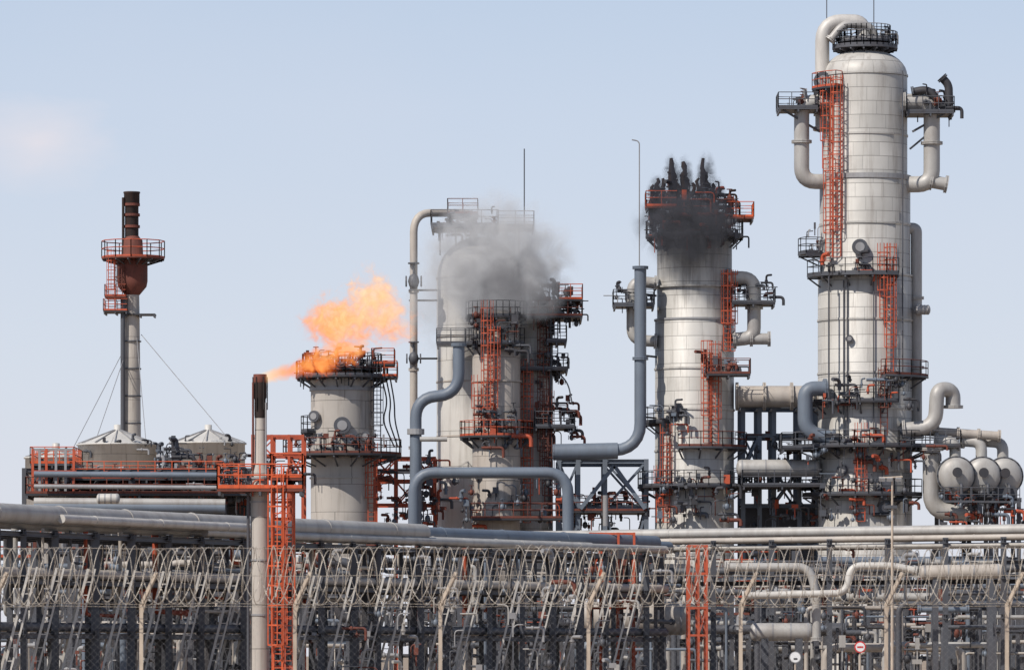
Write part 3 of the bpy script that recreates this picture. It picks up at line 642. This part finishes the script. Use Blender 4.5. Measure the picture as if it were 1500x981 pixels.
for i,px in enumerate((960,1045,1130,1215,1300,1385,1470,1555)):
    for off in (-1.5,4): PX.g('rack_column','steel').ibeam(exq(px,0,off),exq(px,8.3,off),0.3)
    for zb in (8.1,6.1,3.9): PX.g('rack_beam','steel').ibeam(exq(px,zb,-1.8),exq(px,zb,4.3),0.26)
    if i:
        for zb in (7.9,5.9): PX.g('rack_beam','dark').ibeam(exq(px-85,zb,4),exq(px,zb,4),0.25); 
frame(PX,[864,880,905,928],[782,800,850,890],[300,303],0.13,'orange',ib=False,brace=((0,1),(2,2)))
frame(PX,[1008,1022,1034],[800,840,890,930],[300,303],0.13,'orange',ib=False,brace=((0,1),(1,2)))

# ================================================================ lower process piping
def field(name,px0,px1,py0,py1,d0,d1,n,seed,mats,orange=8):
    R=random.Random(seed); t=Thing(name,(X((px0+px1)/2,d0),d0+CAMY,0))
    for i in range(n):
        dd=R.uniform(d0,d1); a=R.uniform(px0-40,px1-40); L_=R.uniform(50,260); py=R.uniform(py0,py1); r_=R.choice([0.08,0.1,0.14,0.2,0.3]); m_=R.choice(mats)
        b=min(px1+40,a+L_); k=R.random()
        if b-a<20: continue
        if k<0.45: pts=[(a,990,dd),(a,py,dd),(b,py,dd),(b,990,dd)]
        elif k<0.75: pts=[(a,py,dd),(b,py,dd),(b,min(985,py+R.uniform(20,70)),dd),(b+R.uniform(15,50),min(985,py+R.uniform(20,70)),dd)]
        else: pts=[(a,py,dd),(b,py,dd)]
        pts=[P(*q) for q in pts]
        if k>=0.45 and k<0.75: pts[3].z=pts[2].z
        flanged(t,pts,r_,m_,r_*3,'pipe_run',seg=10)
    for i in range(n//2):
        dd=R.uniform(d0,d1); px=R.uniform(px0,px1); py=R.uniform(py0,py1)
        t.g('steel_post','steel').ibeam((X(px,dd),dd+CAMY,0),P(px,py,dd),0.28)
        px2=px+R.uniform(30,90); t.g('steel_beam',R.choice(['steel','dark','pipe_blue'])).ibeam(P(px,py,dd),P(px2,py,dd),0.28)
        t.g('steel_post','steel').ibeam((X(px2,dd),dd+CAMY,0),P(px2,py,dd),0.28)
    for i in range(orange):
        dd=R.uniform(d0,d1); px=R.uniform(px0,px1-50); py=R.uniform(py0+20,965); w_=R.uniform(30,90)
        rectplat(t,X(px,dd),X(px+w_,dd),dd+CAMY,dd+CAMY+1.5,Z(py,dd),R.choice(['orange','rust','steel']),R.choice(['dark','steel']))
        for q in (px,px+w_): t.g('steel_post','steel').beam((X(q,dd),dd+CAMY,0),(X(q,dd),dd+CAMY,Z(py,dd)-0.1),0.16)
    clutter(t,X(px0,d0),X(px1,d0),d0+CAMY,d1+CAMY,Z(975,d0),Z(py0,d0),n*5,seed+1,('dark','steel','steel','steel_light','rust','pipe_silver'),1.2)
    return t
ml=('pipe_silver','pipe_tan','pipe_blue','steel','dark','steel')
f1=field('process_piping',960,1520,812,960,330,385,70,101,ml,14)
f2=field('process_piping',480,980,790,960,335,390,60,102,('steel','dark','pipe_blue','pipe_tan'),8)
f3=field('process_piping',-20,480,770,960,300,350,60,103,('steel','dark','pipe_blue','pipe_tan'),8)
W=Thing('process_pipeline',(X(1200,300),-100,0))
flanged(W,[P(1064,830,298),P(1186,830,298),P(1196,870,298),P(1196,935,298)],0.24,'pipe_silver',0.7,'pipe_run')
flanged(W,[P(1090,872,297),P(1240,868,297),P(1246,828,297),P(1310,828,297),P(1340,835,297)],0.2,'pipe_white',0.6,'pipe_run')
W2=Thing('horizontal_drum',(X(1410,300),-100,0)); horiz_vessel(W2,P(1352,838,300),P(1464,836,300),0.40,'pipe_tan')
for px in (1370,1450): W2.g('saddle','steel').box(X(px,300)-0.15,X(px,300)+0.15,-100.4,-99.6,0,Z(848,300))
W3=Thing('horizontal_drum',(X(900,310),-90,0)); horiz_vessel(W3,P(850,905,312),P(1000,905,312),0.95,'pipe_tan')
for px in (880,970): W3.g('saddle','steel').box(X(px,312)-0.2,X(px,312)+0.2,-88.8,-87.2,0,Z(915,312))
W4=Thing('horizontal_drum',(X(1150,310),-90,0)); horiz_vessel(W4,P(1105,925,305),P(1185,925,305),0.5,'pipe_silver')
for px in (1120,1170): W4.g('saddle','steel').box(X(px,305)-0.2,X(px,305)+0.2,-95.4,-94.6,0,Z(935,305))

d=210; Lp=Thing('lamp_post',(X(1307,d),d+CAMY,0))
Lp.g('pole','fence_paint').tube([(X(1307,d),d+CAMY,0),P(1307,703,d)],[0.07,0.04],10)
Lp.g('cross_arm','fence_paint').tube([P(1288,700,d),P(1322,698,d)],0.035,8)
for px in (1292,1303,1316): 
    q=P(px,703,d); Lp.g('floodlight','steel_light').beam(q+V((0,-0.15,0)),q+V((0,0.12,0.08)),0.22,0.12)
    Lp.g('floodlight_bracket','steel').beam(q,q+V((0,0,0.12)),0.04)
q=P(1295,742,d); Lp.g('junction_box','steel').beam(q,q+V((0.5,0,0)),0.2,0.12)
for px,py,d,red in ((1165,962,160,False),(1260,947,160,True)):
    q=P(px,py,d); Sg=Thing('traffic_sign',(q.x,q.y,0)); Rr=0.17
    Sg.g('sign_post','fence_paint').tube([(q.x,q.y+0.04,0),(q.x,q.y+0.04,q.z+0.1)],0.025,8)
    Sg.g('sign_rim','sign_red' if red else 'steel_light').disc(q,(0,1,0),Rr,0.02,28)
    Sg.g('sign_face','sign_white').disc(q+V((0,-0.013,0)),(0,1,0),Rr*(0.78 if red else 0.88),0.01,28)
    if red: Sg.g('sign_symbol','sign_red').box(q.x-0.09,q.x+0.09,q.y-0.024,q.y-0.02,q.z-0.025,q.z+0.025)
    else: Sg.g('sign_symbol','sign_black').box(q.x-0.05,q.x+0.06,q.y-0.024,q.y-0.02,q.z-0.07,q.z-0.02)

# ================================================================ FENCE
FD=110; fy_=FD+CAMY; FN=Thing('razor_wire_fence',(0,fy_,0))
R=random.Random(5)
for px in (-12,207,432,645,862,1085,1298,1475,1690,-230):
    x=X(px,FD); zk=Z(884,FD)
    FN.g('fence_post','fence_paint').beam((x,fy_,0),(x,fy_,zk),0.075)
    FN.g('post_arm','fence_paint').beam((x,fy_,zk-0.03),(x+0.32,fy_-0.15,Z(838,FD)),0.07,0.065)
    FN.g('post_brace','fence_paint').beam((x-0.02,fy_,zk-0.35),(x+0.15,fy_-0.07,zk+0.28),0.03)
for k in range(2):
    zc=Z(843,FD); pts=[]
    pitch=(0.20,0.33)[k]; ppl=28
    x0=-13.0; loops=int(26.0/pitch)
    for i in range(loops*ppl):
        th=2*math.pi*i/ppl*(1 if k!=1 else -1)+k*1.3
        xc=x0+i/ppl*pitch
        sag=0.03*math.sin(xc*2.1)+0.02*math.sin(xc*5.3+k)
        rad=(0.575,0.56)[k]+0.02*math.sin(xc*3.7)+0.015*math.sin(xc*11.0)
        lean=(0.13,0.20)[k]+0.05*math.sin(xc*1.7+k)
        xx=xc+(lean*math.cos(th)+0.12*math.sin(th))*(1,-0.8)[k]+0.06*math.sin(xc*2.3)
        pts.append(V((xx,fy_-0.2+rad*math.cos(th)*0.85,zc+rad*math.sin(th)+sag)))
    FN.g('razor_coil','galv').tube(pts,(0.0075,0.0065)[k],4,smooth=False)
    gb=FN.g('razor_barb','galv')
    for i in range(0,len(pts)-1,3):
        p=pts[i]; t_=(pts[i+1]-p).normalized(); u_=t_.cross(V((R.uniform(-1,1),R.uniform(-1,1),R.uniform(-1,1)))).normalized()*0.022
        gb.add([p-u_,p+t_*0.012,p+u_,p-t_*0.012],[(0,1,2,3)])
for zq,yy in ((Z(803,FD),-0.2),(Z(843,FD),-0.17),(Z(884,FD),0),(Z(888,FD),-0.2)):
    FN.g('line_wire','galv').tube([V((-13+k*0.65,fy_+yy,zq+0.012*math.sin(k*1.3))) for k in range(41)],0.005,4,smooth=False)
ch=FN.g('chain_link','steel_light'); zt=Z(893,FD); xx=-14.0
while xx<14.0:
    ch.beam((xx,fy_+0.01,0.02),(xx+zt,fy_+0.01,zt),0.0015); ch.beam((xx+zt,fy_+0.018,0.02),(xx,fy_+0.018,zt),0.0015); xx+=0.14

for t in THINGS: t.build()

# ================================================================ ground
me=bpy.data.meshes.new('ground'); S_=9000
me.from_pydata([(-S_,-600,0),(S_,-600,0),(S_,2*S_,0),(-S_,2*S_,0)],[],[(0,1,2,3)]); me.materials.append(MATS['desert_sand'])
bpy.context.scene.collection.objects.link(bpy.data.objects.new('ground',me))

# ================================================================ volumes
def curve_node(nt,src,pts):
    n=N(nt,'ShaderNodeFloatCurve'); c=n.mapping.curves[0]
    c.points[0].location=pts[0]; c.points[1].location=pts[-1]
    for p in pts[1:-1]: c.points.new(*p)
    n.mapping.update(); nt.links.new(src,n.inputs['Value']); return n.outputs[0]
def volume_box(name,c,size,matname):
    me=bpy.data.meshes.new(name); sx,sy,sz=[q/2 for q in size]
    vs=[(x,y,z_) for z_ in (-sz,sz) for x,y in ((-sx,-sy),(sx,-sy),(sx,sy),(-sx,sy))]
    me.from_pydata(vs,[],[(3,2,1,0),(4,5,6,7),(0,1,5,4),(1,2,6,5),(2,3,7,6),(3,0,4,7)])
    me.materials.append(MATS[matname]); o=bpy.data.objects.new(name,me); o.location=c; bpy.context.scene.collection.objects.link(o); return o
d=250; px0,px1,py0,py1=378,622,578,380
cx0=P((px0+px1)/2,(py0+py1)/2,d); W_=(px1-px0)*d/F; H_=(py0-py1)*d/F; D_=2.6
m,nt,out=new_mat('flame_gas')
tc=N(nt,'ShaderNodeTexCoord'); sp=N(nt,'ShaderNodeSeparateXYZ')
nw=N(nt,'ShaderNodeTexNoise'); nw.inputs['Scale'].default_value=1.2; nw.inputs['Detail'].default_value=2
nt.links.new(tc.outputs['Object'],nw.inputs['Vector'])
sub=N(nt,'ShaderNodeVectorMath',operation='SUBTRACT'); nt.links.new(nw.outputs['Color'],sub.inputs[0]); sub.inputs[1].default_value=(0.5,0.5,0.5)
gx_=N(nt,'ShaderNodeSeparateXYZ'); nt.links.new(tc.outputs['Object'],gx_.inputs[0])
u0=mth(nt,'ADD',mth(nt,'DIVIDE',gx_.outputs[0],W_),0.5,clamp=True)
sc=N(nt,'ShaderNodeVectorMath',operation='SCALE'); nt.links.new(sub.outputs[0],sc.inputs[0]); nt.links.new(mth(nt,'MULTIPLY',u0,2.6),sc.inputs['Scale'])
ad=N(nt,'ShaderNodeVectorMath',operation='ADD'); nt.links.new(tc.outputs['Object'],ad.inputs[0]); nt.links.new(sc.outputs[0],ad.inputs[1])
nt.links.new(ad.outputs[0],sp.inputs[0])
u=mth(nt,'ADD',mth(nt,'DIVIDE',sp.outputs[0],W_),0.5,clamp=True)
def uu(px): return (px-px0)/(px1-px0)
def vv(py): return (py0-py)/(py0-py1)
cpts=[(380,554,8),(395,551,11),(415,545,13),(440,538,16),(470,526,23),(500,514,26),(525,510,20),(545,508,5),(565,508,1),(610,506,1)]
cc=curve_node(nt,u,[(uu(a),vv(b_)) for a,b_,c_ in cpts]); rc=curve_node(nt,u,[(uu(a),c_/60.0) for a,b_,c_ in cpts])
zc=mth(nt,'MULTIPLY',mth(nt,'SUBTRACT',cc,0.5),H_); rad=mth(nt,'MULTIPLY',rc,60*d/F)
dz=mth(nt,'SUBTRACT',sp.outputs[2],zc); y2=mth(nt,'MULTIPLY',mth(nt,'MULTIPLY',sp.outputs[1],sp.outputs[1]),1.3)
dist=mth(nt,'SQRT',mth(nt,'ADD',mth(nt,'MULTIPLY',dz,dz),y2))
q1=mth(nt,'SUBTRACT',1.0,mth(nt,'DIVIDE',dist,rad))
def lobe(px,py,a,b_):
    lx=mth(nt,'DIVIDE',mth(nt,'SUBTRACT',sp.outputs[0],X(px,d)-cx0.x),a*d/F); lz=mth(nt,'DIVIDE',mth(nt,'SUBTRACT',sp.outputs[2],Z(py,d)-cx0.z),b_*d/F); ly=mth(nt,'DIVIDE',sp.outputs[1],1.1)
    l=mth(nt,'SQRT',mth(nt,'ADD',mth(nt,'ADD',mth(nt,'MULTIPLY',lx,lx),mth(nt,'MULTIPLY',lz,lz)),mth(nt,'MULTIPLY',ly,ly)))
    return mth(nt,'MULTIPLY',mth(nt,'SUBTRACT',1.0,l),1.2)
q2=mth(nt,'MAXIMUM',lobe(500,472,58,36),mth(nt,'MAXIMUM',lobe(543,446,38,46),lobe(570,468,34,32)))
q=mth(nt,'MAXIMUM',q1,q2)
nf=N(nt,'ShaderNodeTexNoise'); nf.inputs['Scale'].default_value=1.8; nf.inputs['Detail'].default_value=4; nf.inputs['Roughness'].default_value=0.64; nf.inputs['Distortion'].default_value=1.1
nt.links.new(tc.outputs['Object'],nf.inputs['Vector'])
q=mth(nt,'ADD',q,mth(nt,'MULTIPLY',mth(nt,'SUBTRACT',nf.outputs['Fac'],0.52),mth(nt,'MINIMUM',mth(nt,'MULTIPLY',u,9.0),4.2)))
edge=N(nt,'ShaderNodeMapRange'); edge.inputs[1].default_value=0.0; edge.inputs[2].default_value=0.7; nt.links.new(q,edge.inputs[0])
sig=mth(nt,'MULTIPLY',mth(nt,'MULTIPLY',mth(nt,'GREATER_THAN',q,0.0),edge.outputs[0]),mth(nt,'ADD',0.85,mth(nt,'MULTIPLY',mth(nt,'SUBTRACT',1.0,u),3.2)))
ramp=N(nt,'ShaderNodeValToRGB'); e=ramp.color_ramp.elements; e[0].position=0.0; e[0].color=(0.90,0.15,0.025,1); e[1].position=1.0; e[1].color=(1.0,0.80,0.48,1)
x_=ramp.color_ramp.elements.new(0.4); x_.color=(1.0,0.38,0.10,1)
hh=mth(nt,'ADD',mth(nt,'MULTIPLY',edge.outputs[0],0.64),mth(nt,'MULTIPLY',mth(nt,'DIVIDE',gx_.outputs[2],H_),0.75),clamp=True)
hh=mth(nt,'MAXIMUM',hh,mth(nt,'SUBTRACT',1.0,mth(nt,'MULTIPLY',u0,4.5)))
nt.links.new(hh,ramp.inputs['Fac'])
em=N(nt,'ShaderNodeEmission'); nt.links.new(ramp.outputs[0],em.inputs['Color']); nt.links.new(mth(nt,'MULTIPLY',sig,1.05),em.inputs['Strength'])
ab=N(nt,'ShaderNodeVolumeAbsorption'); ab.inputs['Color'].default_value=(0,0,0,1); nt.links.new(mth(nt,'MULTIPLY',sig,0.85),ab.inputs['Density'])
adds=N(nt,'ShaderNodeAddShader'); nt.links.new(em.outputs[0],adds.inputs[0]); nt.links.new(ab.outputs[0],adds.inputs[1]); nt.links.new(adds.outputs[0],out.inputs['Volume'])
try: m.cycles.volume_step_rate=0.2
except Exception as ex_: print(ex_)
volume_box('flame',cx0,(W_,D_,H_),'flame_gas')

def smoke(matname,col,dens,size,nscale,thr,seed,emis,amp=3.4):
    m,nt,out=new_mat(matname)
    tc=N(nt,'ShaderNodeTexCoord'); dv=N(nt,'ShaderNodeVectorMath',operation='DIVIDE'); nt.links.new(tc.outputs['Object'],dv.inputs[0]); dv.inputs[1].default_value=[q/2 for q in size]
    ln=N(nt,'ShaderNodeVectorMath',operation='LENGTH'); nt.links.new(dv.outputs[0],ln.inputs[0])
    nf=N(nt,'ShaderNodeTexNoise',noise_dimensions='4D'); nf.inputs['W'].default_value=seed; nf.inputs['Scale'].default_value=nscale; nf.inputs['Detail'].default_value=4; nf.inputs['Roughness'].default_value=0.62; nf.inputs['Distortion'].default_value=0.8
    nt.links.new(tc.outputs['Object'],nf.inputs['Vector'])
    q=mth(nt,'ADD',mth(nt,'SUBTRACT',1.0,ln.outputs['Value']),mth(nt,'MULTIPLY',mth(nt,'SUBTRACT',nf.outputs['Fac'],thr),amp))
    q=mth(nt,'MULTIPLY',q,mth(nt,'LESS_THAN',ln.outputs['Value'],1.0))
    fall=mth(nt,'MULTIPLY',mth(nt,'SUBTRACT',1.0,ln.outputs['Value'],clamp=True),3.0,clamp=True)
    mr=N(nt,'ShaderNodeMapRange'); mr.inputs[1].default_value=0; mr.inputs[2].default_value=0.8; nt.links.new(q,mr.inputs[0])
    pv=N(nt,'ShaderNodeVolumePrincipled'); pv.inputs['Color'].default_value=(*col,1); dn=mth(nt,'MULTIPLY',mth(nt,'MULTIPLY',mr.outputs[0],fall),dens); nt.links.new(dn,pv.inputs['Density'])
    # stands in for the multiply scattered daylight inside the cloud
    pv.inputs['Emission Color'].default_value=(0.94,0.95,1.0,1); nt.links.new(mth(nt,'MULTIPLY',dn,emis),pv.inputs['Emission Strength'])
    nt.links.new(pv.outputs[0],out.inputs['Volume'])
    try: m.cycles.volume_step_rate=0.5
    except Exception: pass
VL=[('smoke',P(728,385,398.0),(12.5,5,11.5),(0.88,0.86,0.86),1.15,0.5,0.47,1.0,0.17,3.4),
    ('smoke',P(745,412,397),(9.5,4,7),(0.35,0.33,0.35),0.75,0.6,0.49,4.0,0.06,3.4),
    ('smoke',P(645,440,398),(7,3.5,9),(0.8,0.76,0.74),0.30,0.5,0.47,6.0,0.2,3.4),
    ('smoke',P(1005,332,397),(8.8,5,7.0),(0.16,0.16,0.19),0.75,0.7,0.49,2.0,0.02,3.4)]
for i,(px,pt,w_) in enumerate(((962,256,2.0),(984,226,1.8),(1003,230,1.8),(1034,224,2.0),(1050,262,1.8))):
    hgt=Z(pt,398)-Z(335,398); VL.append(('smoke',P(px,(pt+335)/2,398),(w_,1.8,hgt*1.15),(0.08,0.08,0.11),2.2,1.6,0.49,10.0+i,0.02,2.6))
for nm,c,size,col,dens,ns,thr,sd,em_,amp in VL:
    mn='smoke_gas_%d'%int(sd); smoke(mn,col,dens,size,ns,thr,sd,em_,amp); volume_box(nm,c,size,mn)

# ================================================================ light and sky
EL,AZ=46.0,44.0
sc_=bpy.context.scene
w=bpy.data.worlds.new('World'); sc_.world=w; w.use_nodes=True; nt=w.node_tree; nt.nodes.clear()
out=N(nt,'ShaderNodeOutputWorld'); bg=N(nt,'ShaderNodeBackground'); sky=N(nt,'ShaderNodeTexSky'); sky.sky_type='NISHITA'; sky.sun_disc=False
sky.sun_elevation=math.radians(EL); sky.sun_rotation=math.radians(180+AZ); sky.air_density=1.0; sky.dust_density=1.0; sky.ozone_density=2.0; sky.altitude=800
tc=N(nt,'ShaderNodeTexCoord'); mp=N(nt,'ShaderNodeMapping'); mp.inputs['Scale'].default_value=(1,1,2.2); nt.links.new(tc.outputs['Generated'],mp.inputs['Vector'])
sz=N(nt,'ShaderNodeSeparateXYZ'); nt.links.new(tc.outputs['Generated'],sz.inputs[0])
# desert haze near the horizon, thinning with altitude
hz=N(nt,'ShaderNodeValToRGB'); nt.links.new(mth(nt,'MULTIPLY',sz.outputs[2],4.0,clamp=True),hz.inputs['Fac'])
e=hz.color_ramp.elements; k_=1.06/0.09
e[0].position=0.0; e[0].color=(0.71*k_/12,0.715*k_/12,0.78*k_/12,1); e[1].position=0.52; e[1].color=(0.51*k_/12,0.61*k_/12,0.77*k_/12,1)
x_=hz.color_ramp.elements.new(0.22); x_.color=(0.635*k_/12,0.69*k_/12,0.785*k_/12,1)
hs=N(nt,'ShaderNodeVectorMath',operation='SCALE'); hs.inputs['Scale'].default_value=12.0; nt.links.new(hz.outputs[0],hs.inputs[0])
hf=N(nt,'ShaderNodeMapRange'); hf.inputs[1].default_value=0.1; hf.inputs[2].default_value=0.35; hf.inputs[3].default_value=0.95; hf.inputs[4].default_value=0.04; nt.links.new(sz.outputs[2],hf.inputs[0])
hm=N(nt,'ShaderNodeMix',data_type='RGBA'); nt.links.new(hf.outputs[0],hm.inputs[0]); nt.links.new(sky.outputs[0],hm.inputs[6]); nt.links.new(hs.outputs[0],hm.inputs[7])
nz=N(nt,'ShaderNodeTexNoise'); nz.inputs['Scale'].default_value=14; nz.inputs['Detail'].default_value=5; nt.links.new(mp.outputs[0],nz.inputs['Vector'])
cd=V(((55-750)/F,1.0,(960-210)/F)); 
sb=N(nt,'ShaderNodeVectorMath',operation='SUBTRACT'); nt.links.new(tc.outputs['Generated'],sb.inputs[0]); sb.inputs[1].default_value=cd.normalized()
dv=N(nt,'ShaderNodeVectorMath',operation='DIVIDE'); nt.links.new(sb.outputs[0],dv.inputs[0]); dv.inputs[1].default_value=(0.0145,1.0,0.0085)
ln=N(nt,'ShaderNodeVectorMath',operation='LENGTH'); nt.links.new(dv.outputs[0],ln.inputs[0])
nz2=N(nt,'ShaderNodeTexNoise'); nz2.inputs['Scale'].default_value=90; nz2.inputs['Detail'].default_value=3; nt.links.new(mp.outputs[0],nz2.inputs['Vector'])
cl=mth(nt,'SUBTRACT',1.15,ln.outputs['Value']); cl=mth(nt,'ADD',cl,mth(nt,'MULTIPLY',mth(nt,'SUBTRACT',nz2.outputs['Fac'],0.5),0.9)); cl=mth(nt,'MULTIPLY',cl,0.6,clamp=True)
cf=mth(nt,'ADD',cl,mth(nt,'MULTIPLY',mth(nt,'SUBTRACT',nz.outputs['Fac'],0.5),0.25),clamp=True)
mx=N(nt,'ShaderNodeMix',data_type='RGBA'); nt.links.new(cf,mx.inputs[0]); nt.links.new(hm.outputs[2],mx.inputs[6]); mx.inputs[7].default_value=(9.0,8.5,9.0,1)
nt.links.new(mx.outputs[2],bg.inputs['Color']); bg.inputs['Strength'].default_value=0.09; nt.links.new(bg.outputs[0],out.inputs['Surface'])
sl=bpy.data.lights.new('sun','SUN'); sl.energy=4.3; sl.angle=math.radians(0.5); sl.color=(1.0,0.94,0.85)
so=bpy.data.objects.new('sun',sl); a=math.radians(AZ); e_=math.radians(EL)
tosun=V((-math.sin(a)*math.cos(e_),-math.cos(a)*math.cos(e_),math.sin(e_))); so.rotation_euler=(tosun).to_track_quat('Z','Y').to_euler(); so.location=(0,-100,120)
sc_.collection.objects.link(so)
cam=bpy.data.cameras.new('camera'); co=bpy.data.objects.new('camera',cam); sc_.collection.objects.link(co)
co.location=(0,CAMY,EYE); co.rotation_euler=(math.radians(90),0,0); cam.lens=F/1500*36; cam.sensor_width=36; cam.shift_y=(HY-490.5)/1500; cam.clip_start=1; cam.clip_end=30000
cam.dof.use_dof=True; cam.dof.focus_distance=390; cam.dof.aperture_fstop=6.3
sc_.camera=co
sc_.view_settings.view_transform='Standard'; sc_.view_settings.look='None'; sc_.view_settings.exposure=0
